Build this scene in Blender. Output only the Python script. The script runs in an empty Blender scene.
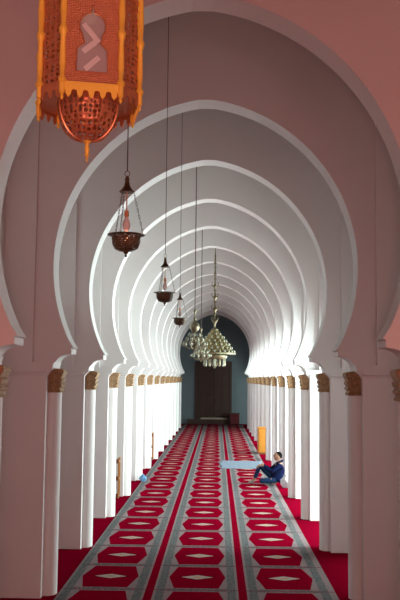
import bpy, bmesh, math, random
from mathutils import Vector, Matrix
from math import sin, cos, pi, sqrt, radians
random.seed(7)
S = bpy.context.scene
COL = S.collection

# ------------------------------------------------------------------ camera
F_PX, PITCH, YAW, ROLL = 850.0, .0929, .0214, .0102
cam_data = bpy.data.cameras.new('camera')
cam = bpy.data.objects.new('camera', cam_data); COL.objects.link(cam)
cam_data.sensor_fit = 'VERTICAL'; cam_data.sensor_height = 36.0
cam_data.lens = F_PX * 36.0 / 600.0
cam_data.clip_start = .05; cam_data.clip_end = 300
fw = Vector((-sin(YAW)*cos(PITCH), cos(YAW)*cos(PITCH), sin(PITCH)))
r = fw.cross(Vector((0, 0, 1))).normalized(); u = r.cross(fw)
c_, s_ = cos(ROLL), sin(ROLL)
r2 = r*c_ + u*s_; u2 = u*c_ - r*s_
cam.matrix_world = Matrix(((r2.x, u2.x, -fw.x, .163), (r2.y, u2.y, -fw.y, 0), (r2.z, u2.z, -fw.z, 2.6), (0, 0, 0, 1)))
S.camera = cam

# ------------------------------------------------------------------ world, light, exposure
S.view_settings.view_transform = 'Standard'; S.view_settings.look = 'None'
S.view_settings.gamma = 1; S.view_settings.use_curve_mapping = False
S.view_settings.exposure = 0.0
W = bpy.data.worlds.new('world'); S.world = W; W.use_nodes = True
bg = W.node_tree.nodes['Background']
bg.inputs[0].default_value = (.72, .84, 1, 1); bg.inputs[1].default_value = .25

def area(name, loc, sx, sy, direction, power, color):
    l = bpy.data.lights.new(name, 'AREA'); l.shape = 'RECTANGLE'; l.size = sx; l.size_y = sy
    l.energy = power; l.color = color
    o = bpy.data.objects.new(name, l); COL.objects.link(o); o.location = loc
    o.rotation_euler = Vector(direction).to_track_quat('-Z', 'Y').to_euler()
    return o
def point(name, loc, power, color, radius=.15):
    l = bpy.data.lights.new(name, 'POINT'); l.energy = power; l.color = color; l.shadow_soft_size = radius
    o = bpy.data.objects.new(name, l); COL.objects.link(o); o.location = loc
    return o
# daylight of the courtyard coming in through the open right-hand arcade
area('courtyard_daylight', (6.0, 28.0, 2.0), 29, 3.9, (-1, .10, .16), 6300, (.82, 1, .97))
# weaker fill light added on the unseen left side, lifting the right-hand reveals
area('left_fill', (-7.6, 30, 2.2), 24, 4.0, (1, .1, .2), 750, (.93, .97, 1))
# unseen warm fill lights without fixtures, added to tint the near faces pink
point('warm_fill_near', (.2, -.6, 2.2), 370, (1, .37, .32), .4)
point('warm_fill_left_pier', (-2.35, 5.5, 2.3), 16, (1, .52, .40), .15)  # added out of view to brighten the nearest arch low on the left
point('warm_fill_right_pier', (2.45, 5.5, 2.3), 20, (1, .52, .40), .15)  # its right-hand twin, likewise added out of view
point('warm_fill_right', (2.0, -1.0, 3.0), 110, (1, .46, .42), .4)

# ------------------------------------------------------------------ helpers
def tag(o, label=None, cat=None, group=None, kind=None):
    if label: o['label'] = label
    if cat: o['category'] = cat
    if group: o['group'] = group
    if kind: o['kind'] = kind
    return o
def empty(name, loc, label, cat, group=None, rz=0):
    o = bpy.data.objects.new(name, None); COL.objects.link(o); o.location = loc; o.rotation_euler = (0, 0, rz)
    o.empty_display_size = .1
    return tag(o, label, cat, group)
def copy_tree(o, parent=None):
    c = o.copy(); COL.objects.link(c)
    if parent: c.parent = parent
    for ch in o.children: copy_tree(ch, c)
    return c

class MB:
    def __init__(s): s.bm = bmesh.new()
    def box(s, a, b, bevel=0):
        x0, y0, z0 = a; x1, y1, z1 = b
        v = [s.bm.verts.new(p) for p in ((x0,y0,z0),(x1,y0,z0),(x1,y1,z0),(x0,y1,z0),(x0,y0,z1),(x1,y0,z1),(x1,y1,z1),(x0,y1,z1))]
        fs = [s.bm.faces.new([v[i] for i in q]) for q in ((0,3,2,1),(4,5,6,7),(0,1,5,4),(1,2,6,5),(2,3,7,6),(3,0,4,7))]
        if bevel:
            es = {e for f in fs for e in f.edges}
            bmesh.ops.bevel(s.bm, geom=list(es), offset=bevel, segments=2, profile=.5, affect='EDGES')
        return s
    def prism(s, pts, axis, a, b):
        """extrude a closed 2D outline; axis 'y': pts are (x,z); axis 'z': pts are (x,y); axis 'x': (y,z)"""
        def P(p, t): return (p[0], t, p[1]) if axis == 'y' else ((p[0], p[1], t) if axis == 'z' else (t, p[0], p[1]))
        A = [s.bm.verts.new(P(p, a)) for p in pts]; B = [s.bm.verts.new(P(p, b)) for p in pts]
        n = len(pts); caps = [s.bm.faces.new(A), s.bm.faces.new(B[::-1])]
        for i in range(n): s.bm.faces.new((A[i], B[i], B[(i+1) % n], A[(i+1) % n]))
        for f in caps: f.normal_update()
        bmesh.ops.triangulate(s.bm, faces=caps)
        return s
    def lathe(s, prof, n=24, c=(0, 0, 0), cap=True):
        rings = []
        for r_, z in prof:
            rings.append([s.bm.verts.new((c[0]+r_*cos(2*pi*i/n), c[1]+r_*sin(2*pi*i/n), c[2]+z)) for i in range(n)])
        for A, B in zip(rings, rings[1:]):
            for i in range(n): s.bm.faces.new((A[i], A[(i+1) % n], B[(i+1) % n], B[i]))
        if cap:
            s.bm.faces.new(rings[0][::-1]); s.bm.faces.new(rings[-1])
        return s
    def tube(s, pts, r_, n=8, closed=False):
        pts = [Vector(p) for p in pts]; R = r_ if isinstance(r_, (list, tuple)) else [r_]*len(pts)
        rings = []; up = Vector((0, 0, 1)); N = len(pts)
        for i, p in enumerate(pts):
            if closed: t = pts[(i+1) % N] - pts[i-1]
            else: t = pts[min(i+1, N-1)] - pts[max(i-1, 0)]
            t.normalize()
            a = t.cross(up)
            if a.length < .05: a = t.cross(Vector((0, 1, 0)))
            a.normalize(); b = a.cross(t)
            rings.append([s.bm.verts.new(p + (a*cos(2*pi*k/n) + b*sin(2*pi*k/n))*R[i]) for k in range(n)])
        pairs = list(zip(rings, rings[1:])) + ([(rings[-1], rings[0])] if closed else [])
        for A, B in pairs:
            for i in range(n): s.bm.faces.new((A[i], A[(i+1) % n], B[(i+1) % n], B[i]))
        if not closed:
            s.bm.faces.new(rings[0][::-1]); s.bm.faces.new(rings[-1])
        return s
    def ball(s, c, rad, n=16, m=10):
        rx, ry, rz = rad if isinstance(rad, (list, tuple)) else (rad,)*3
        rr = []
        top = s.bm.verts.new((c[0], c[1], c[2]+rz)); bot = s.bm.verts.new((c[0], c[1], c[2]-rz))
        for j in range(1, m):
            th = pi*j/m
            rr.append([s.bm.verts.new((c[0]+rx*sin(th)*cos(2*pi*i/n), c[1]+ry*sin(th)*sin(2*pi*i/n), c[2]+rz*cos(th))) for i in range(n)])
        for i in range(n):
            s.bm.faces.new((top, rr[0][i], rr[0][(i+1) % n])); s.bm.faces.new((bot, rr[-1][(i+1) % n], rr[-1][i]))
        for A, B in zip(rr, rr[1:]):
            for i in range(n): s.bm.faces.new((A[i], B[i], B[(i+1) % n], A[(i+1) % n]))
        return s
    def build(s, name, mat, parent=None, smooth=False, loc=None):
        bmesh.ops.recalc_face_normals(s.bm, faces=s.bm.faces)
        me = bpy.data.meshes.new(name); s.bm.to_mesh(me); s.bm.free()
        me.materials.append(mat)
        if smooth:
            for p in me.polygons: p.use_smooth = True
            try: me.set_sharp_from_angle(angle=radians(40))
            except Exception: pass
        o = bpy.data.objects.new(name, me); COL.objects.link(o)
        if parent: o.parent = parent
        if loc: o.location = loc
        return o

# ------------------------------------------------------------------ materials
def mat(name, color, rough=.8, metal=0, noise=0, nscale=6, bump=0, bscale=60, spec=None, emit=None, estr=0, vor=False):
    m = bpy.data.materials.new(name); m.use_nodes = True
    nt = m.node_tree; b = nt.nodes['Principled BSDF']
    b.inputs['Roughness'].default_value = rough; b.inputs['Metallic'].default_value = metal
    if spec is not None: b.inputs['Specular IOR Level'].default_value = spec
    tc = nt.nodes.new('ShaderNodeTexCoord')
    n = nt.nodes.new('ShaderNodeTexNoise'); n.inputs['Scale'].default_value = nscale; n.inputs['Detail'].default_value = 5
    nt.links.new(tc.outputs['Object'], n.inputs['Vector'])
    cr = nt.nodes.new('ShaderNodeMix'); cr.data_type = 'RGBA'
    cr.inputs[6].default_value = tuple(max(0, c*(1-noise)) for c in color) + (1,)
    cr.inputs[7].default_value = tuple(min(1, c*(1+noise)) for c in color) + (1,)
    nt.links.new(n.outputs['Fac'], cr.inputs[0]); nt.links.new(cr.outputs[2], b.inputs['Base Color'])
    if bump:
        if vor:
            h = nt.nodes.new('ShaderNodeTexVoronoi'); out = h.outputs['Distance']
        else:
            h = nt.nodes.new('ShaderNodeTexNoise'); h.inputs['Detail'].default_value = 4; out = h.outputs['Fac']
        h.inputs['Scale'].default_value = bscale; nt.links.new(tc.outputs['Object'], h.inputs['Vector'])
        bp = nt.nodes.new('ShaderNodeBump'); bp.inputs['Strength'].default_value = bump; bp.inputs['Distance'].default_value = .02
        nt.links.new(out, bp.inputs['Height']); nt.links.new(bp.outputs['Normal'], b.inputs['Normal'])
    if emit:
        b.inputs['Emission Color'].default_value = emit + (1,); b.inputs['Emission Strength'].default_value = estr
    return m
plaster = mat('white_plaster', (.72, .70, .69), .75, noise=.05, nscale=1.5, bump=.08, bscale=35)
plaster_cool = mat('blue_grey_plaster', (.17, .22, .24), .85, noise=.1, nscale=2)
red_carpet = mat('plain_red_carpet', (.20, .0012, .014), 1, noise=.12, nscale=3, spec=0, bump=.2, bscale=300)
ceil_wood = mat('dark_ceiling_wood', (.12, .06, .035), .7, noise=.3, nscale=8)
gilt = mat('gilt_carving', (.40, .24, .12), .6, .15, noise=.75, nscale=28, bump=1, bscale=55, vor=True)
bronze = mat('dark_bronze', (.12, .085, .045), .4, .8, noise=.3, nscale=40)
copper = mat('copper', (.62, .28, .13), .38, .75, noise=.25, nscale=30)
brass = mat('gold_brass', (1, .68, .10), .35, .3, noise=.12, nscale=20)
old_brass = mat('aged_brass', (.19, .165, .10), .35, .75, noise=.25, nscale=30)
dark_wire = mat('dark_wire', (.05, .03, .03), .5, .5)
door_wood = mat('dark_carved_wood', (.055, .022, .014), .6, noise=.4, nscale=12, bump=.4, bscale=40)
honey_wood = mat('honey_wood', (.36, .13, .012), .5, noise=.2, nscale=10)
honey_top = mat('bright_honey_wood', (.48, .19, .012), .5, noise=.1, nscale=10)
brown_wood = mat('brown_wood', (.16, .05, .015), .6, noise=.2, nscale=10)
stone = mat('pale_threshold', (.50, .42, .32), .8, noise=.1)

def glass(name, color, alpha_mix=.6, rough=.15):
    m = bpy.data.materials.new(name); m.use_nodes = True; nt = m.node_tree
    b = nt.nodes['Principled BSDF']; out = nt.nodes['Material Output']
    b.inputs['Base Color'].default_value = color + (1,); b.inputs['Roughness'].default_value = rough
    t = nt.nodes.new('ShaderNodeBsdfTransparent'); mx = nt.nodes.new('ShaderNodeMixShader')
    mx.inputs[0].default_value = alpha_mix
    nt.links.new(t.outputs[0], mx.inputs[1]); nt.links.new(b.outputs[0], mx.inputs[2]); nt.links.new(mx.outputs[0], out.inputs['Surface'])
    return m
frost = glass('milky_glass', (.42, .44, .43), .75, .3)
frost_pale = glass('pale_frosted_glass', (.66, .70, .68), .85, .3)
bulb_glass = glass('bulb_glass', (.62, .38, .32), .55, .1)
cup_glass = mat('milk_glass_cup', (.24, .24, .17), .12, noise=.05)

def pierced(name, color, scale, metal=.7, th=.28):
    """metal sheet with small cut-out holes"""
    m = bpy.data.materials.new(name); m.use_nodes = True; nt = m.node_tree
    b = nt.nodes['Principled BSDF']; out = nt.nodes['Material Output']
    b.inputs['Base Color'].default_value = color + (1,); b.inputs['Metallic'].default_value = metal; b.inputs['Roughness'].default_value = .42
    tc = nt.nodes.new('ShaderNodeTexCoord'); v = nt.nodes.new('ShaderNodeTexVoronoi')
    v.inputs['Scale'].default_value = scale; v.inputs['Randomness'].default_value = .35
    nt.links.new(tc.outputs['Object'], v.inputs['Vector'])
    lt = nt.nodes.new('ShaderNodeMath'); lt.operation = 'LESS_THAN'; lt.inputs[1].default_value = th
    nt.links.new(v.outputs['Distance'], lt.inputs[0])
    t = nt.nodes.new('ShaderNodeBsdfTransparent'); mx = nt.nodes.new('ShaderNodeMixShader')
    nt.links.new(lt.outputs[0], mx.inputs[0]); nt.links.new(b.outputs[0], mx.inputs[1]); nt.links.new(t.outputs[0], mx.inputs[2])
    nt.links.new(mx.outputs[0], out.inputs['Surface'])
    bp = nt.nodes.new('ShaderNodeBump'); bp.inputs['Strength'].default_value = .7; bp.inputs['Distance'].default_value = .01
    nt.links.new(v.outputs['Distance'], bp.inputs['Height']); nt.links.new(bp.outputs['Normal'], b.inputs['Normal'])
    return m
pierced_copper = pierced('pierced_copper', (.50, .21, .10), 46, .45, .45)
fine_copper = pierced('embossed_copper', (.72, .34, .18), 130, .6, .2)
pierced_bronze = pierced('pierced_bronze', (.12, .085, .05), 75, .7, .40)

def carpet_material():
    m = bpy.data.materials.new('patterned_prayer_carpet'); m.use_nodes = True; nt = m.node_tree
    b = nt.nodes['Principled BSDF']; b.inputs['Roughness'].default_value = .95; b.inputs['Specular IOR Level'].default_value = 0
    tc = nt.nodes.new('ShaderNodeTexCoord'); sp = nt.nodes.new('ShaderNodeSeparateXYZ')
    nt.links.new(tc.outputs['Object'], sp.inputs[0])
    def M(op, a, b_=None, c=None):
        n = nt.nodes.new('ShaderNodeMath'); n.operation = op
        for i, v in enumerate((a, b_, c)):
            if v is None: continue
            if isinstance(v, (int, float)): n.inputs[i].default_value = v
            else: nt.links.new(v, n.inputs[i])
        return n.outputs[0]
    def mix(f, A, B):
        n = nt.nodes.new('ShaderNodeMix'); n.data_type = 'RGBA'
        nt.links.new(f, n.inputs[0])
        for i, v in ((6, A), (7, B)):
            if isinstance(v, tuple): n.inputs[i].default_value = v + (1,)
            else: nt.links.new(v, n.inputs[i])
        return n.outputs[2]
    UX, VY = 1.14, 1.365
    U = M('ABSOLUTE', M('SUBTRACT', M('FRACT', M('DIVIDE', M('ADD', sp.outputs[0], .08 + UX*10.5), UX)), .5))
    V = M('ABSOLUTE', M('SUBTRACT', M('FRACT', M('DIVIDE', M('SUBTRACT', sp.outputs[1], 10.76 - VY*20), VY)), .5))
    red = (.21, .0012, .014); dred = (.12, .001, .008); pale = (.255, .19, .195); green = (.085, .10, .105); pink = (.30, .14, .15)
    # fine woven figure in the grey-green border
    chk = nt.nodes.new('ShaderNodeTexVoronoi'); chk.inputs['Scale'].default_value = 26; nt.links.new(tc.outputs['Object'], chk.inputs['Vector'])
    gpat = mix(M('GREATER_THAN', chk.outputs['Distance'], .40), green, (.15, .15, .15))
    col = mix(M('GREATER_THAN', M('ADD', V, 0), .438), red, pale)              # end borders of each rug
    w = M('DIVIDE', V, .438)
    hexf = M('SUBTRACT', .324, M('MULTIPLY', w, .08))
    outside = M('GREATER_THAN', U, hexf)
    col = mix(outside, col, pale)
    # thin dark-pink outline inside the hexagon
    # central diamond
    d = M('ADD', M('DIVIDE', U, .185), M('DIVIDE', V, .09))
    col = mix(M('LESS_THAN', d, 1.25), col, mix(M('LESS_THAN', V, .4), col, dred))
    col = mix(M('LESS_THAN', d, 1.0), col, (.46, .35, .31))
    col = mix(M('LESS_THAN', d, .3), col, (.45, .25, .12))
    band = M('GREATER_THAN', V, .452)
    col = mix(M('MULTIPLY', band, M('LESS_THAN', V, .484)), col, mix(M('GREATER_THAN', chk.outputs['Distance'], .4), pink, green))
    col = mix(M('GREATER_THAN', U, .338), col, gpat)
    col = mix(M('GREATER_THAN', U, .428), col, pale)
    X = M('ABSOLUTE', M('ADD', sp.outputs[0], .08))
    inner = M('LESS_THAN', X, UX*1.45)
    col = mix(M('MULTIPLY', M('GREATER_THAN', U, .455), inner), col, red)
    col = mix(M('GREATER_THAN', V, .4915), col, (.16, .02, .03))
    n = nt.nodes.new('ShaderNodeTexNoise'); n.inputs['Scale'].default_value = 25; n.inputs['Detail'].default_value = 4
    nt.links.new(tc.outputs['Object'], n.inputs['Vector'])
    hsv = nt.nodes.new('ShaderNodeHueSaturation'); nt.links.new(col, hsv.inputs['Color'])
    nt.links.new(M('ADD', M('MULTIPLY', n.outputs['Fac'], .5), .75), hsv.inputs['Value'])
    nt.links.new(hsv.outputs[0], b.inputs['Base Color'])
    return m
carpet_m = carpet_material()

# ------------------------------------------------------------------ setting
BAY, D0, NARCH, T = 2.93, 7.36, 14, .5
YEND = 50.4; ZC = 7.3; XO = 2.9
def struct(name, mb, m): return tag(mb.build(name, m), kind='structure')
struct('floor', MB().box((-8, -4, -.2), (8, YEND, 0)), red_carpet)
struct('ceiling', MB().box((-8, -4, ZC), (8, YEND, ZC+.2)), ceil_wood)
w = MB()
w.box((-8.3, -4, 0), (-8, 17, ZC)); w.box((-8.3, 17, 5.8), (-8, 44, ZC)); w.box((-8.3, 44, 0), (-8, YEND, ZC))
for k in range(10): w.box((-8.3, 17+k*2.95, 0), (-8, 17.5+k*2.95, 5.8))
struct('wall_left', w, plaster)
w = MB()
w.box((5.2, -4, 0), (5.5, 13.2, ZC)); w.box((5.2, 13.2, 4.6), (5.5, 44, ZC)); w.box((5.2, 44, 0), (5.5, YEND, ZC))
struct('wall_right', w, plaster)
struct('wall_far', MB().box((-8.3, YEND, 0), (8.3, YEND+.3, ZC)), plaster_cool)
struct('wall_near', MB().box((-8.3, -4.3, 0), (8.3, -4, ZC)), plaster)

# side arcades that carry the piers lengthwise: a pointed opening in every bay
def side_arcade(side):
    m = MB(); x0, x1 = (2.46, 2.9) if side > 0 else (-2.9, -2.46)
    for k in range(-3, NARCH+1):
        a = D0 + k*BAY + T; b = a + BAY - T
        if b > YEND: b = YEND
        cy = (a+b)/2; hw = (b-a)/2
        pts = [(a, ZC), (a, 2.7)]
        for i in range(1, 12):
            t = i/12; yy = a + (b-a)*t
            q = abs(t-.5)*2
            pts.append((yy, 2.7 + 1.25*sqrt(max(0, 1-q*q)) ))
        pts += [(b, 2.7), (b, ZC)]
        m.prism(pts, 'x', x0, x1)
    return m
struct('trim_left', side_arcade(-1), plaster)
struct('trim_right', side_arcade(1), plaster)

carpet = MB().box((-1.735, 2.0, 0), (1.63, 49.1, .012)).build('patterned_carpet', carpet_m)
tag(carpet, 'long red carpet of woven hexagon rugs running down the middle of the aisle', 'carpet')

# ------------------------------------------------------------------ horseshoe arches
R_, E_, CZ = 2.127, .256, 3.984
WC = 1.907; HW, HZ = 1.604, 2.975
def half_outline(lower_only=False):
    """(x,z) outline of one side of the opening, from the floor to the crown, x positive"""
    p = [(WC, 0), (WC, 2.62), (1.875, 2.67), (1.840, 2.70)]
    # concave corbel under the impost block
    for i in range(1, 9):
        a = i/8*pi/2
        p.append((1.838 - .175*(1-cos(a)), 2.71 + .175*sin(a)))
    p += [(1.650, 2.888), (1.628, 2.890), (1.624, 2.896), (1.624, 2.952), (1.628, 2.956), (1.640, 2.958), (1.598, 2.966)]
    th0 = math.asin((HZ-CZ)/R_); th1 = math.acos(E_/R_)
    for i in range(1, 41):
        th = th0 + (th1-th0)*i/40
        x = -E_ + R_*cos(th); z = CZ + R_*sin(th)
        p.append((max(x, 0), z))
    # soften the very tip of the crown
    p[-1] = (0, p[-1][1]-.012)
    return p
HALF = half_outline()
REC = .07
PX, PZ = 2.085, 2.79     # the sunken panel that frames the arch
def arch_mesh():
    m = MB()
    for s in (-1, 1):
        o = [(s*x, z) for x, z in HALF]
        full = o + [(0, ZC-.02), (s*XO, ZC-.02), (s*XO, 0)]
        m.prism(full, 'y', REC, T-REC)
        low = [(x, z) for x, z in HALF if z < PZ]
        # opening edge exactly at PZ
        nxt = [p for p in HALF if p[1] >= PZ][0]; prv = low[-1]
        t = (PZ-prv[1])/(nxt[1]-prv[1]); low.append((prv[0]+(nxt[0]-prv[0])*t, PZ))
        lay = [(s*x, z) for x, z in low] + [(s*PX, PZ), (s*PX, ZC-.02), (s*XO, ZC-.02), (s*XO, 0)]
        m.prism(lay, 'y', 0, REC); m.prism(lay, 'y', T-REC, T)
    bmesh.ops.remove_doubles(m.bm, verts=m.bm.verts, dist=.0005)
    return m
def cornice_mesh(s, y, d):
    m = MB(); x0, x1 = min(s*WC, s*XO), max(s*WC, s*XO)
    prof = [(0, 2.628), (-.018*d, 2.630), (-.018*d, 2.645), (-.008*d, 2.65), (-.008*d, 2.662), (-.042*d, 2.668), (-.042*d, 2.695), (0, 2.695)]
    m.prism([(y+p, z) for p, z in prof], 'x', x0, x1)
    return m
def column_mesh(s):
    # engaged half-round column
    y0, y1 = .12, .38
    pts = [(s*WC, y0)] + [(s*(1.872 - .112*cos(-pi/2 + pi*i/14)), (y0+y1)/2 + (y1-y0)/2*sin(-pi/2 + pi*i/14)) for i in range(15)] + [(s*WC, y1)]
    m = MB(); m.prism(pts, 'z', 0, 2.42)
    return m
def capital_mesh(s):
    m = MB()
    prof = [(WC, 2.42), (1.762, 2.42), (1.748, 2.435), (1.762, 2.46), (1.768, 2.475), (1.745, 2.49), (1.740, 2.51), (1.762, 2.535),
            (1.745, 2.55), (1.735, 2.58), (1.755, 2.60), (1.74, 2.625), (1.725, 2.65), (1.72, 2.675), (1.73, 2.70), (1.80, 2.712), (WC, 2.712)]
    m.prism([(s*x, z) for x, z in prof], 'y', .115, .385)
    return m
ordinal = ['nearest', 'second', 'third', 'fourth', 'fifth', 'sixth', 'seventh', 'eighth', 'ninth', 'tenth', 'eleventh', 'twelfth', 'thirteenth', 'farthest']
def arch_label(k):
    if k == 0: return 'nearest plaster horseshoe arch, widest and cropped by the photo edges'
    if k == 13: return 'farthest small horseshoe arch, right before the dark end wall'
    look = 'pinkish' if k < 3 else 'pale white'
    return '%s plaster horseshoe arch, the %s one counted from the viewer' % (look, ordinal[k])
proto = empty('horseshoe_arch', (0, D0, 0), arch_label(0), 'arch', 'horseshoe arches over the aisle')
arch_mesh().build('arch_wall', plaster, proto, smooth=False)
for s in (-1, 1):
    for y, d_ in ((0, 1), (T, -1)): cornice_mesh(s, y, d_).build('cornice', plaster, proto)
    c = column_mesh(s).build('engaged_column', plaster, proto, smooth=True)
    g = capital_mesh(s).build('capital', gilt, c)
    g['label'] = 'carved gilt capital'
for k in range(1, NARCH):
    a = copy_tree(proto); a.location = (0, D0+k*BAY, 0); a['label'] = arch_label(k)

# ------------------------------------------------------------------ far door
d = empty('door', (-.08, YEND, 0), None, None); d.name = 'door_1'; d['kind'] = 'structure'
fr = MB()
for s in (-1, 1): fr.box((s*1.02-.07, -.12, 0), (s*1.02+.07, 0, 3.5))
fr.box((-1.09, -.12, 3.5), (1.09, 0, 3.66))
fr.build('door_frame', door_wood, d)
for s in (-1, 1):
    m = MB(); x0, x1 = (.01, .95) if s > 0 else (-.95, -.01)
    m.box((x0, -.06, .3), (x1, 0, 3.5))
    for j in range(5):
        for i in range(2):
            xa = x0+.08+i*.43; za = .42+j*.61
            m.box((xa, -.085, za), (xa+.34, -.06, za+.5), .01)
    l = m.build('door_leaf', door_wood, d)
    MB().tube([(s*.09, -.06, 1.5), (s*.09, -.11, 1.5), (s*.09, -.11, 1.65), (s*.09, -.06, 1.65)], .012).build('handle', old_brass, l)
st = MB().box((-1.5, -.55, 0), (1.5, 0, .28)).build('step', door_wood, d)
MB().box((-.72, -.42, .28), (.86, -.26, .37), .01).build('threshold', stone, d)
# raised plaster frame around the door
fr = MB()
for s in (-1, 1): fr.box((s*1.2-.03, YEND-.03, 0), (s*1.2+.03, YEND, 5.4))
fr.box((-1.23, YEND-.03, 5.4), (1.23, YEND, 5.46))
struct('trim_door', fr, plaster_cool)
o = MB().box((-.2, -.2, 0), (.2, .2, .72), .02)
cb = empty('storage_chest', (1.18, 49.55, 0), 'dark red upholstered chest standing right of the far door', 'chest')
MB().box((-.26, -.2, .04), (.26, .2, .62), .02).build('body', mat('dark_red_cloth', (.10, .006, .01), .8), cb)
MB().box((-.28, -.22, .62), (.28, .22, .68), .01).build('lid', door_wood, cb)
for s in (-1, 1):
    for t in (-1, 1): MB().box((s*.22-.03, t*.16-.03, 0), (s*.22+.03, t*.16+.03, .04)).build('foot', door_wood, cb)
o.bm.free()

# ------------------------------------------------------------------ large copper lantern
L = empty('copper_lantern', (-.435, 3.75, 3.57), 'large copper and gold many-sided lantern with pierced panels at top left', 'lantern', rz=radians(12.5))
HR = .222; ZB, ZT = .27, 1.02; HA, HB = .122, .213
# square plan with chamfered corners: broad faces alternate with narrow ones
VERT = [(HB, -HA), (HB, HA), (HA, HB), (-HA, HB), (-HB, HA), (-HB, -HA), (-HA, -HB), (HA, -HB)]
def hx(i, r=HR): return (VERT[i][0]*r/HR, VERT[i][1]*r/HR)
angs = list(range(8))
for i in range(8):
    a0, a1 = angs[i], angs[(i+1) % 8]
    p0, p1 = Vector(hx(a0)), Vector(hx(a1)); mid = (p0+p1)/2; t = (p1-p0).normalized(); nrm = Vector((mid.x, mid.y)).normalized()
    def P3(uu, zz, dd=0): return (mid.x + t.x*uu + nrm.x*dd, mid.y + t.y*uu + nrm.y*dd, zz)
    hw = (p1-p0).length/2
    front = (i % 2 == 0)      # broad glazed faces in front and at the back
    # keyhole window outline
    key = []
    zb = ZB+.07; zn = zb+.115; zt = zb+.30
    ow = .067
    right = [(ow, zb), (ow, zn-.03), (ow-.004, zn-.01), (ow*.5, zn+.015)]
    for q in range(0, 7):
        an = -.7 + q/6*2.0
        right.append((.057*cos(an), zb+.205 + .060*sin(an)))
    right += [(ow*.12, zt-.035), (0, zt)]
    m = MB()
    if front:
        out = right + [(-x, z) for x, z in reversed(right[:-1])]
        # plate with the window cut out: right and left pieces
        for s in (-1, 1):
            poly = [(s*x, z) for x, z in right] + [(0, ZT), (s*hw, ZT), (s*hw, ZB), (0, ZB), (0, zb)]
            A = [m.bm.verts.new(P3(x, z, 0)) for x, z in poly]; f = m.bm.faces.new(A)
            B = [m.bm.verts.new(P3(x, z, -.006)) for x, z in poly]; g = m.bm.faces.new(B[::-1])
            for q in range(len(poly)): m.bm.faces.new((A[q], B[q], B[(q+1) % len(poly)], A[(q+1) % len(poly)]))
            f.normal_update(); g.normal_update()
            bmesh.ops.triangulate(m.bm, faces=[f, g])
        pn = m.build('panel', fine_copper, L)
        g = MB(); A = [g.bm.verts.new(P3(x, z, -.008)) for x, z in out]; B = [g.bm.verts.new(P3(x, z, -.012)) for x, z in out]
        fa = g.bm.faces.new(A); fb = g.bm.faces.new(B[::-1])
        for q in range(len(out)): g.bm.faces.new((A[q], B[q], B[(q+1) % len(out)], A[(q+1) % len(out)]))
        for q in (fa, fb): q.normal_update()
        bmesh.ops.triangulate(g.bm, faces=[fa, fb])
        g.build('window_glass', frost, pn)
        if nrm.y < 0:
            g = MB()
            for (a, b, wd) in (((-.040, zb+.215), (.028, zb+.135), .012), ((.012, zb+.135), (-.04, zb+.09), .012), ((-.03, zb+.012), (.03, zb+.07), .012)):
                A_ = Vector(P3(a[0], a[1], -.004)); B_ = Vector(P3(b[0], b[1], -.004)); dd = (B_-A_).normalized(); sd = dd.cross(Vector((nrm.x, nrm.y, 0)))*wd
                off = Vector((nrm.x, nrm.y, 0))*.003
                v = [g.bm.verts.new(q) for q in (A_+sd, A_-sd, B_-sd, B_+sd)]; v2 = [g.bm.verts.new(q.co+off) for q in v]
                g.bm.faces.new(v); g.bm.faces.new(v2[::-1])
                for q in range(4): g.bm.faces.new((v[q], v2[q], v2[(q+1) % 4], v[(q+1) % 4]))
            g.build('frosted_figure', frost_pale, pn)
        fm = MB().tube([P3(x, z, .003) for x, z in out], .0035, 6, closed=True); fm.build('window_rim', copper, pn)
    else:
        v = [m.bm.verts.new(P3(*q)) for q in ((-hw, ZB), (hw, ZB), (hw, ZT), (-hw, ZT))]; v2 = [m.bm.verts.new(P3(q[0], q[1], -.005)) for q in ((-hw, ZB), (hw, ZB), (hw, ZT), (-hw, ZT))]
        m.bm.faces.new(v); m.bm.faces.new(v2[::-1])
        for q in range(4): m.bm.faces.new((v[q], v2[q], v2[(q+1) % 4], v[(q+1) % 4]))
        m.build('panel', pierced_copper, L)
    # bottom rail and hanging pierced cresting
    rl = MB(); pts = []
    n = 5 if front else 3
    x = -hw; top = ZB+.022; base = ZB-.012
    outl = [(-hw, top), (hw, top)]
    stp = 2*hw/n
    for q in range(n):
        xr = hw - q*stp
        outl += [(xr-.002, base), (xr-stp*.22, base-.004), (xr-stp*.28, base-.022), (xr-stp*.5, base-.036), (xr-stp*.72, base-.022), (xr-stp*.78, base-.004)]
    outl.append((-hw+.002, base))
    A = [rl.bm.verts.new(P3(x, z, .010)) for x, z in outl]; B = [rl.bm.verts.new(P3(x, z, .004)) for x, z in outl]
    fa = rl.bm.faces.new(A); fb = rl.bm.faces.new(B[::-1])
    for q in range(len(outl)): rl.bm.faces.new((A[q], B[q], B[(q+1) % len(outl)], A[(q+1) % len(outl)]))
    fa.normal_update(); fb.normal_update()
    bmesh.ops.triangulate(rl.bm, faces=[fa, fb])
    rl.build('cresting', brass if front else copper, L)
for i in range(8):
    for da, rr, rad in ((0, HR+.006, .0085),):
        x, y = hx(angs[i], rr)
        z0 = ZB-.06
        prof = [(.002, z0), (.007, z0+.012), (.004, z0+.022), (.010, z0+.03), (.010, z0+.075), (.014, z0+.08), (.014, z0+.095), (.008, z0+.105),
                (.011, z0+.16), (.009, z0+.28), (.014, z0+.30), (.015, z0+.315), (.009, z0+.33), (.012, z0+.40), (.009, z0+.52), (.014, z0+.54), (.009, z0+.56), (.011, ZT)]
        MB().lathe([(q*1.25, z) for q, z in prof], 12, (x, y, 0)).build('baluster', brass, L, smooth=True)
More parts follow.
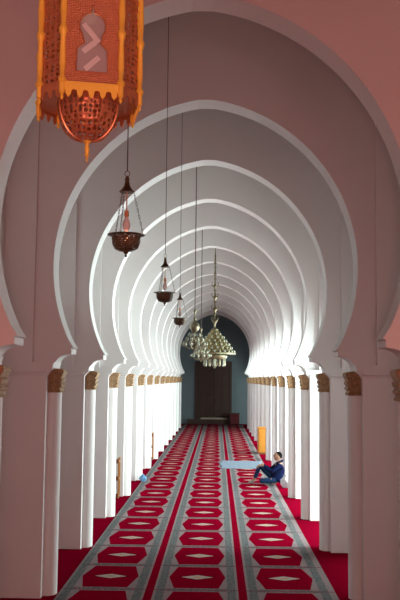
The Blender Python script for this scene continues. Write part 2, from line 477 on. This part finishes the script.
# bottom plate, ribbed bowl, finial
b6 = MB().prism([hx(a, HR-.005) for a in angs], 'z', ZB-.004, ZB+.004); b6.build('bottom_plate', copper, L)
prof = []
for i in range(0, 13):
    a = i/12*pi/2
    prof.append((.139*sin(a)**.85 if i else .004, .095 + .17*(1-cos(a))))
bw = MB().lathe(prof + [(.139, ZB-.004)], 32, cap=False).build('bowl', pierced_copper, L, smooth=True)
for i in range(8):
    a = 2*pi*(i+.5)/8
    MB().tube([(r_*1.01*cos(a), r_*1.01*sin(a), z) for r_, z in prof[1:]] + [(.14*cos(a), .14*sin(a), ZB-.006)], .0045, 6).build('rib', copper, bw, smooth=True)
MB().lathe([(.001, 0), (.006, .012), (.003, .02), (.011, .03), (.008, .045), (.012, .055), (.008, .085), (.019, .095), (.02, .10), (.006, .105)], 16).build('finial', brass, L, smooth=True)
# upper roof and suspension
MB().prism([hx(a, HR+.03) for a in angs], 'z', ZT, ZT+.03).build('top_rail', brass, L)
MB().lathe([(.21, ZT+.03), (.20, ZT+.10), (.15, ZT+.22), (.07, ZT+.30), (.03, ZT+.34), (.05, ZT+.38), (.012, ZT+.42)], 12).build('dome', pierced_copper, L, smooth=True)
MB().tube([(0, 0, ZT+.42), (0, 0, ZC-3.57)], .008, 8).build('hanging_rod', bronze, L)
bl = MB().ball((0, 0, ZB+.42), (.03, .03, .05)).build('bulb', mat('lit_bulb', (1, .8, .5), .4, emit=(1, .62, .3), estr=.6), L, smooth=True)
lp = point('lantern_light', (0, 0, ZB+.52), .5, (1, .55, .25), .03); lp.parent = L

# ------------------------------------------------------------------ small hanging lamps
def hanging_lamp(loc, label):
    t = empty('hanging_lamp', loc, label, 'lamp', 'small chain-hung lamps along the aisle')
    # z=0 is the tip of the drop
    rim = .14
    pr = [(.006, .036), (.045, .040), (.075, .056), (.088, .085), (.092, .12), (.092, rim)]
    MB().lathe(pr + [(.086, rim)] + [(max(r_-.006, .003), z+.004) for r_, z in reversed(pr[:-1])], 28).build('bowl', pierced_bronze, t, smooth=True)
    MB().lathe([(.088, rim-.004), (.118, rim), (.120, rim+.004), (.088, rim+.004)], 28, cap=False).build('rim', bronze, t, smooth=True)
    MB().lathe([(.002, 0), (.010, .010), (.004, .018), (.014, .026), (.016, .034), (.006, .040)], 12).build('drop_finial', bronze, t, smooth=True)
    MB().lathe([(.046, .415), (.050, .42), (.034, .435), (.020, .455), (.013, .49), (.016, .50), (.008, .52)], 20).build('canopy_cap', bronze, t, smooth=True)
    for i in range(3):
        a = radians(90+120*i) + .5
        A = Vector((.108*cos(a), .108*sin(a), rim)); B = Vector((.044*cos(a), .044*sin(a), .418)); m = MB()
        n = 13
        for k in range(n):
            p = A.lerp(B, (k+.5)/n); dr = (B-A).normalized(); sd = dr.cross(Vector((0, 0, 1))).normalized()
            if k % 2: sd = sd.cross(dr)
            h = (B-A).length/n*.62
            m.tube([p + dr*h*cos(q/8*2*pi) + sd*.005*sin(q/8*2*pi) for q in range(8)], .0018, 5, closed=True)
        m.build('chain', bronze, t)
    sk = MB().lathe([(.004, .43), (.004, .30), (.014, .297), (.015, .262), (.010, .258)], 12).build('socket', copper, t, smooth=True)
    MB().lathe([(.010, .262), (.012, .25), (.022, .225), (.026, .205), (.022, .182), (.010, .168), (.002, .165)], 16).build('bulb', bulb_glass, sk, smooth=True)
    # ring and long cord to the ceiling
    MB().tube([(.016*sin(q/12*2*pi), 0, .537+.018*cos(q/12*2*pi)) for q in range(12)], .0025, 6, closed=True).build('ring', bronze, t)
    MB().tube([(0, 0, .553), (0, 0, ZC-loc[2])], .0035, 6).build('cord', dark_wire, t)
    return t
lm = hanging_lamp((-.421, 5.3, 3.36), 'nearest and largest small bronze bowl lamp on chains, candle light inside')
cg = MB().ball((0, .0, .115), (.012, .012, .018), 10, 6).build('candle_flame', mat('candle_glow', (1, .7, .4), .5, emit=(1, .55, .22), estr=9), lm, smooth=True)
cl = MB().lathe([(.015, .045), (.015, .10), (.002, .102)], 10).build('candle', cup_glass, lm)
pl = point('lamp_glow', (0, 0, .15), .15, (1, .46, .36), .02); pl.parent = lm
hanging_lamp((-.405, 9.0, 3.372), 'middle small bronze bowl lamp on chains, second from the viewer')
hanging_lamp((-.402, 12.55, 3.354), 'third and smallest small bronze bowl lamp on chains')

# ------------------------------------------------------------------ brass cluster chandeliers
def cup(name, parent, loc, s=1.0, m=cup_glass):
    return MB().lathe([(.012*s, 0), (.030*s, .012*s), (.038*s, .035*s), (.036*s, .06*s), (.026*s, .082*s), (.008*s, .09*s)], 12, loc).build(name, m, parent, smooth=True)
def cluster(loc, label, s=1.0):
    t = empty('cluster_chandelier', loc, label, 'chandelier', 'small brass cluster chandeliers')
    MB().lathe([(.002, 0), (.02, .02), (.012, .04), (.05, .07), (.06, .10), (.03, .14), (.018, .18), (.045, .22), (.05, .26), (.02, .30), (.02, .36), (.06, .39), (.088, .44), (.092, .48), (.075, .53), (.03, .56), (.02, .60),
                (.03, .62), (.012, .65), (.012, .72), (.022, .74), (.03, .76), (.01, .80)], 20).build('stem', old_brass, t, smooth=True)
    for j, (n, r_, z) in enumerate(((10, .215, .12), (8, .15, .20), (5, .09, .28))):
        for i in range(n):
            a = 2*pi*i/n + j*.4
            am = MB().tube([(.02*cos(a), .02*sin(a), z-.03), (r_*.6*cos(a), r_*.6*sin(a), z-.06), (r_*cos(a), r_*sin(a), z)], .007, 6).build('arm', old_brass, t, smooth=True)
            cup('glass_cup', am, (r_*cos(a), r_*sin(a), z), .8)
    MB().tube([(0, 0, .79), (0, 0, ZC-loc[2])], .008, 6).build('cord', dark_wire, t)
    return t
cluster((-.265, 15.75, 3.10), 'nearer small brass chandelier with a golden ball above white glass cups')
cluster((-.22, 19.6, 2.99), 'farther small brass chandelier, half hidden behind the nearer cluster one')

t = empty('tiered_chandelier', (.075, 24.0, 2.90), 'large conical brass chandelier of many white cups in mid aisle', 'chandelier')
MB().lathe([(.56, .38), (.60, .40), (.60, .44), (.57, .46), (.53, .45), (.54, .40)], 40, cap=False).build('ring', old_brass, t, smooth=True)
MB().lathe([(.10, 1.08), (.13, 1.02), (.22, .92), (.40, .68), (.52, .47), (.50, .45), (.38, .66), (.20, .90), (.09, 1.00)], 32, cap=False).build('cone_frame', pierced('pierced_brass', (.35, .28, .12), 30, .7, .3), t, smooth=True)
MB().lathe([(.32, .40), (.36, .36), (.34, .30), (.30, .26), (.28, .30), (.28, .38)], 32, cap=False).build('lower_ring', old_brass, t, smooth=True)
MB().lathe([(.56, .42), (.32, .39), (.02, .37), (.02, .40), (.32, .42)], 32, cap=False).build('base_plate', old_brass, t, smooth=True)
for j, (n, r_, z) in enumerate(((24, .55, .44), (20, .48, .54), (17, .41, .64), (14, .33, .74), (10, .25, .84), (7, .16, .93))):
    for i in range(n):
        a = 2*pi*(i+.5*(j % 2))/n
        cup('glass_cup', t, (r_*cos(a), r_*sin(a), z), .92)
for i in range(12):
    a = 2*pi*i/12
    MB().lathe([(.012, 0), (.03, .03), (.034, .10), (.03, .20), (.014, .26)], 10, (.28*cos(a), .28*sin(a), .06)).build('pendant_cup', cup_glass if i % 2 else old_brass, t, smooth=True)
MB().lathe([(.004, 0), (.05, .05), (.10, .14), (.06, .26), (.10, .38)], 16).build('bottom_drop', old_brass, t, smooth=True)
st = [(.09, 1.02), (.10, 1.10), (.03, 1.16), (.03, 1.26)]
z = 1.26
for q in range(6):
    rr = .085 - q*.009
    st += [(rr*.5, z+.04), (rr, z+.09), (rr*.55, z+.13), (.024, z+.18), (.022, z+.26), (rr*.7, z+.29), (.02, z+.32)]; z += .33
st += [(.012, z+.1), (.010, ZC-2.90)]
MB().lathe(st, 14).build('stem', old_brass, t, smooth=True)
for q, zz in enumerate((1.42, 1.75, 2.10, 2.4)):
    for s in (-1, 1):
        MB().tube([(0, 0, zz-.06), (s*.07, 0, zz-.07), (s*.10, 0, zz-.01), (s*.07, 0, zz+.05)], [.014, .012, .012, .01], 6).build('scroll', old_brass, t, smooth=True)

# ------------------------------------------------------------------ wooden racks, cabinet, mat, bag
def rack(loc, label):
    t = empty('wooden_rack', loc, label, 'shelf', 'slim wooden racks by the left piers')
    W_, Dp, H = .56, .22, .87
    for x in (0, -W_):
        for y in (0, -Dp):
            MB().box((x-.03, y, 0), (x, y+.03, H), .004).build('post', honey_wood, t)
    for z in (.03, .40, .77):
        MB().box((-W_-.03, -Dp+.002, z), (-.002, .033, z+.035), .003).build('shelf', brown_wood, t)
        MB().box((-.17, -Dp-.012, z-.02), (-.012, -Dp-.001, z+.075), .004).build('bracket', brown_wood, t)
    return t
rack((-1.965, 18.98, 0), 'nearer slim orange wood rack beside the left piers')
rack((-1.885, 27.78, 0), 'farther slim orange wood rack, small beside the bright left piers')

t = empty('wooden_cabinet', (1.86, 30.4, 0), 'bright orange wooden cabinet against the right pier behind the sitting man', 'cabinet')
cbm = MB(); cbm.box((-.25, -.2, .05), (.25, .26, .90)); cbm.build('body', honey_wood, t)
MB().box((-.27, -.22, .90), (.27, .28, .94), .006).build('top_board', honey_top, t)
for s in (-1, 1):
    m = MB(); x0, x1 = (.005, .24) if s > 0 else (-.24, -.005)
    m.box((x0, -.22, .09), (x1, -.2, .87), .004); m.box((x0+.04, -.228, .14), (x1-.04, -.22, .82), .003)
    dr = m.build('door', honey_top, t); MB().ball((s*.03, -.235, .5), .012, 8, 6).build('knob', old_brass, dr)
MB().box((-.23, -.18, 0), (.23, .24, .05)).build('plinth', brown_wood, t)

m = MB(); nx, ny = 24, 20
x0, x1, y0, y1 = .27, 1.56, 25.15, 27.5
gr = [[m.bm.verts.new((x0+(x1-x0)*i/nx + .03*sin(j*.4), y0+(y1-y0)*j/ny + .03*sin(i*.5), .020+.004*sin(i*1.1)*cos(j*.9))) for i in range(nx+1)] for j in range(ny+1)]
for j in range(ny):
    for i in range(nx): m.bm.faces.new((gr[j][i], gr[j][i+1], gr[j+1][i+1], gr[j+1][i]))
blue_cloth = mat('pale_blue_woven_mat', (.16, .21, .28), .9, noise=.5, nscale=9)
o = m.build('floor_mat', blue_cloth, smooth=True); so = o.modifiers.new('thickness', 'SOLIDIFY'); so.thickness = .008
tag(o, 'pale blue mat spread across the carpet beyond the sitting man', 'mat')

def blob(name, m_, loc, rad, seed, amp=.25, n=20, parent=None, pinch=False):
    random.seed(seed); mb = MB(); mb.ball((0, 0, rad[2]), rad, n, 14)
    ph = [random.uniform(0, 6) for _ in range(6)]
    for v in mb.bm.verts:
        x, y, z = v.co; a = math.atan2(y, x); h = z/(2*rad[2])
        k = 1 + amp*(.5*sin(3*a+ph[0]+h*4)+.35*sin(7*a+ph[1]-h*6)+.25*sin(11*a+ph[2]+h*9))
        if pinch and h > .6: k *= max(.25, 1-(h-.6)*1.9)
        v.co.x *= k; v.co.y *= k; v.co.z = max(0, z*(1+amp*.3*sin(5*a+ph[3])))
        if v.co.z < rad[2]*.25: v.co.z *= .2
    return mb.build(name, m_, parent, smooth=True, loc=loc)
o = blob('plastic_bag', mat('light_blue_plastic', (.14, .30, .50), .4, noise=.2, nscale=20), (-1.70, 21.8, .012), (.085, .12, .09), 3, .3, pinch=True)
tag(o, 'small light blue plastic bag lying at the left carpet edge', 'bag')
o = blob('white_bag', mat('crumpled_white_plastic', (.45, .46, .48), .4, noise=.45, nscale=25), (1.86, 21.0, .0), (.14, .10, .15), 5, .28, pinch=True)
tag(o, 'crumpled white and grey plastic bag behind the sitting man', 'bag')

# ------------------------------------------------------------------ the sitting man
def skin(name, pts, edges, rad, m, parent, root=0, sub=2, extra=None):
    me = bpy.data.meshes.new(name); me.from_pydata(pts, edges, []); o = bpy.data.objects.new(name, me); COL.objects.link(o)
    sk = o.modifiers.new('skin', 'SKIN'); sk.use_smooth_shade = True; sk.branch_smoothing = .4
    for i, v in enumerate(me.skin_vertices[0].data):
        r_ = rad[i]; v.radius = r_ if isinstance(r_, tuple) else (r_, r_); v.use_root = (i == root)
    ss = o.modifiers.new('sub', 'SUBSURF'); ss.levels = sub; ss.render_levels = sub
    dg = bpy.context.evaluated_depsgraph_get(); ev = o.evaluated_get(dg)
    new = bpy.data.meshes.new_from_object(ev)
    bpy.data.objects.remove(o); bpy.data.meshes.remove(me)
    if extra:
        bm = bmesh.new(); bm.from_mesh(new); extra(bm); bm.to_mesh(new); bm.free()
    new.materials.clear(); new.materials.append(m)
    for p in new.polygons: p.use_smooth = True
    o = bpy.data.objects.new(name, new); COL.objects.link(o); o.parent = parent
    return o
person = empty('person', (1.62, 21.40, .012), 'seated man in navy hooded jacket and jeans, knee raised, leaning by right pier', 'person')
skin_m = mat('brown_skin', (.30, .15, .09), .55, noise=.05); hair_m = mat('black_hair', (.008, .007, .007), 1, noise=.2, nscale=60, spec=0)
navy = mat('navy_jacket', (.006, .010, .040), 1, spec=.05, noise=.25, nscale=14, bump=.3, bscale=25); jeans = mat('blue_jeans', (.010, .022, .055), 1, spec=.05, noise=.3, nscale=18)
black_tr = mat('dark_trouser_cloth', (.02, .022, .04), .9, noise=.2); sock = mat('grey_sock', (.25, .22, .22), .9)
# local coordinates: person faces -x; +y is away from the viewer (his right side)
J = dict(pel=(0.02, 0, .125), sp1=(.07, 0, .24), sp2=(.105, 0, .37), ch=(.11, 0, .47), nk=(.095, 0, .575), nk2=(.08, 0, .62),
         shN=(.11, -.155, .515), elN=(-.10, -.20, .345), wrN=(-.315, -.06, .475),
         shF=(.11, .155, .515), elF=(-.12, .20, .36), wrF=(-.33, .08, .50),
         hpF=(0, .085, .12), knF=(-.385, .10, .455), anF=(-.53, .09, .10), toF=(-.67, .09, .045),
         hpN=(0, -.085, .12), knN=(-.40, -.21, .12), anN=(-.16, .0, .075), toN=(-.05, .05, .055))
def fingers(pts, edges, rad, wr, hand, side):
    """palm vertex plus five finger chains curling over the knee"""
    w_ = Vector(pts[wr]); dr = Vector(hand).normalized(); lat = Vector((0, 1, 0))
    dn = Vector((-.35, 0, -1)).normalized()
    pm = w_ + dr*.05; pts.append(tuple(pm)); pi_ = len(pts)-1; edges.append((wr, pi_)); rad.append((.030, .020))
    for k, (off, ln) in enumerate(((-.028, .058), (-.010, .072), (.009, .068), (.027, .052))):
        a = pm + lat*off + dr*.035; b = a + dr*ln*.45 + dn*.012; c = b + (dr*.4+dn*.9).normalized()*ln*.45; e = c + dn*ln*.3
        idx = len(pts); pts.extend([tuple(a), tuple(b), tuple(c), tuple(e)]); rad.extend([.0095, .009, .0085, .007])
        edges.extend([(pi_, idx), (idx, idx+1), (idx+1, idx+2), (idx+2, idx+3)])
    a = pm + lat*side*.032 - dr*.01; b = a + (lat*side*.7+dr*.7).normalized()*.03; c = b + (dr+dn*.5).normalized()*.025
    idx = len(pts); pts.extend([tuple(a), tuple(b), tuple(c)]); rad.extend([.011, .0095, .008]); edges.extend([(pi_, idx), (idx, idx+1), (idx+1, idx+2)])
names = ['pel', 'sp1', 'sp2', 'ch', 'nk', 'nk2', 'shN', 'elN', 'wrN', 'shF', 'elF', 'wrF', 'hpF', 'knF', 'anF', 'toF', 'hpN', 'knN', 'anN', 'toN']
pts = [J[n] for n in names]; ix = {n: i for i, n in enumerate(names)}
ed = [('pel', 'sp1'), ('sp1', 'sp2'), ('sp2', 'ch'), ('ch', 'nk'), ('nk', 'nk2'), ('ch', 'shN'), ('shN', 'elN'), ('elN', 'wrN'), ('ch', 'shF'), ('shF', 'elF'), ('elF', 'wrF'),
      ('pel', 'hpF'), ('hpF', 'knF'), ('knF', 'anF'), ('anF', 'toF'), ('pel', 'hpN'), ('hpN', 'knN'), ('knN', 'anN'), ('anN', 'toN')]
edges = [(ix[a], ix[b]) for a, b in ed]
rad = [.10, .10, .10, .10, .05, .048, .050, .036, .024, .050, .036, .024, .075, .052, .034, .026, .075, .052, .034, .026]
fingers(pts, edges, rad, ix['wrN'], (-1, .35, -.1), 1); fingers(pts, edges, rad, ix['wrF'], (-1, .1, -.35), -1)
def add_head(bm):
    # head: cranium narrowing to the jaw, with brow, nose, lips, chin and ears; turned up a little
    mb = MB(); mb.bm.free(); mb.bm = bmesh.new(); mb.ball((0, 0, 0), (.092, .074, .112), 28, 22)
    for v in mb.bm.verts:
        x, y, z = v.co
        if z < 0:
            k = 1 + z*2.3; v.co.y *= max(.55, k+.05)
            if x > 0: v.co.x *= max(.5, 1+z*4.5)
            else: v.co.x = x*(1+z*.6) - .010*min(1, -z/.06)
        if x < -.03:
            f = math.exp(-(y/.012)**2)
            v.co.x -= .026*f*math.exp(-((z+.012)/.018)**2)                 # nose
            v.co.x -= .010*f*math.exp(-((z-.010)/.020)**2)
            v.co.x -= .008*math.exp(-(y/.022)**2)*math.exp(-((z+.055)/.008)**2)  # lips
            v.co.x += .006*math.exp(-(y/.020)**2)*math.exp(-((z+.044)/.005)**2)
            v.co.x -= .010*math.exp(-(y/.022)**2)*math.exp(-((z+.092)/.016)**2)  # chin
            for e in (-.031, .031): v.co.x += .012*math.exp(-((y-e)/.014)**2)*math.exp(-((z-.012)/.012)**2)  # eye sockets
            v.co.x -= .005*math.exp(-((z-.034)/.010)**2)                    # brow
    for s in (-1, 1): mb.ball((.008, s*.074, -.005), (.016, .008, .028), 10, 8)
    rot = Matrix.Rotation(radians(12), 4, 'Y'); bmesh.ops.transform(mb.bm, matrix=Matrix.Translation((.055, 0, .70)) @ rot, verts=mb.bm.verts)
    tm = bpy.data.meshes.new('tmp'); mb.bm.to_mesh(tm); bm.from_mesh(tm); mb.bm.free(); bpy.data.meshes.remove(tm)
body = skin('body', pts, edges, rad, skin_m, person, 0, 2, add_head)
HM = Matrix.Translation((.055, 0, .70)) @ Matrix.Rotation(radians(12), 4, 'Y')
for s in (-1, 1):
    e = MB(); e.ball((0, 0, 0), .011, 10, 8); bmesh.ops.transform(e.bm, matrix=HM @ Matrix.Translation((-.070, s*.031, .012)), verts=e.bm.verts)
    e.build('eye', mat('eye', (.08, .06, .05), .2), person, smooth=True)
h = MB(); h.ball((0, 0, 0), (.102, .084, .106), 28, 18)
bmesh.ops.delete(h.bm, geom=[v for v in h.bm.verts if v.co.x < -.048 - (v.co.z-.06)*1.0 and v.co.z < .075 or v.co.z < -.045], context='VERTS')
for v in h.bm.verts:
    v.co *= 1 + .035*sin(v.co.x*160)*sin(v.co.y*170+v.co.z*140)
bmesh.ops.transform(h.bm, matrix=HM @ Matrix.Translation((.008, 0, .014)), verts=h.bm.verts)
ho = h.build('hair', hair_m, person, smooth=True); so = ho.modifiers.new('th', 'SOLIDIFY'); so.thickness = .008; so.offset = -1
def sub_skin(name, sel, es, rads, m, root, sub=2):
    p = [J[n] if isinstance(n, str) else n for n in sel]
    return skin(name, p, es, rads, m, person, root, sub)
def lerp(a, b, t): return tuple(Vector(J[a]).lerp(Vector(J[b]), t))
sub_skin('jacket', [lerp('pel', 'sp1', .15), 'sp1', 'sp2', 'ch', lerp('ch', 'nk', .75), 'shN', 'elN', lerp('elN', 'wrN', .93), 'shF', 'elF', lerp('elF', 'wrF', .93)],
         [(0, 1), (1, 2), (2, 3), (3, 4), (3, 5), (5, 6), (6, 7), (3, 8), (8, 9), (9, 10)],
         [(.135, .155), (.125, .15), (.125, .155), (.115, .145), .066, .070, .052, .037, .070, .052, .037], navy, 1)
MB().tube([(.10+.075*cos(a), .085*sin(a), .565+.03*cos(a)) for a in [2*pi*q/18 for q in range(18)]], .026, 8, closed=True).build('hood', navy, person, smooth=True)
sub_skin('trousers', ['pel', 'hpF', 'knF', lerp('knF', 'anF', .9), 'hpN', 'knN', lerp('knN', 'anN', .9), lerp('pel', 'sp1', .5)],
         [(0, 1), (1, 2), (2, 3), (0, 4), (4, 5), (5, 6), (0, 7)], [(.118, .125), .092, .066, .050, .092, .066, .050, (.125, .14)], jeans, 0)
for n_, a_, b_ in (('shoe', 'anF', 'toF'), ('shoe', 'anN', 'toN')):
    A = Vector(J[a_]); B = Vector(J[b_]); A.z = .05; B.z = .045
    skin('sock', [tuple(A+Vector((0, 0, .05))), tuple(A), tuple(A.lerp(B, .6)), tuple(B)], [(0, 1), (1, 2), (2, 3)], [.040, .045, .042, .03], sock, person, 1, 2)
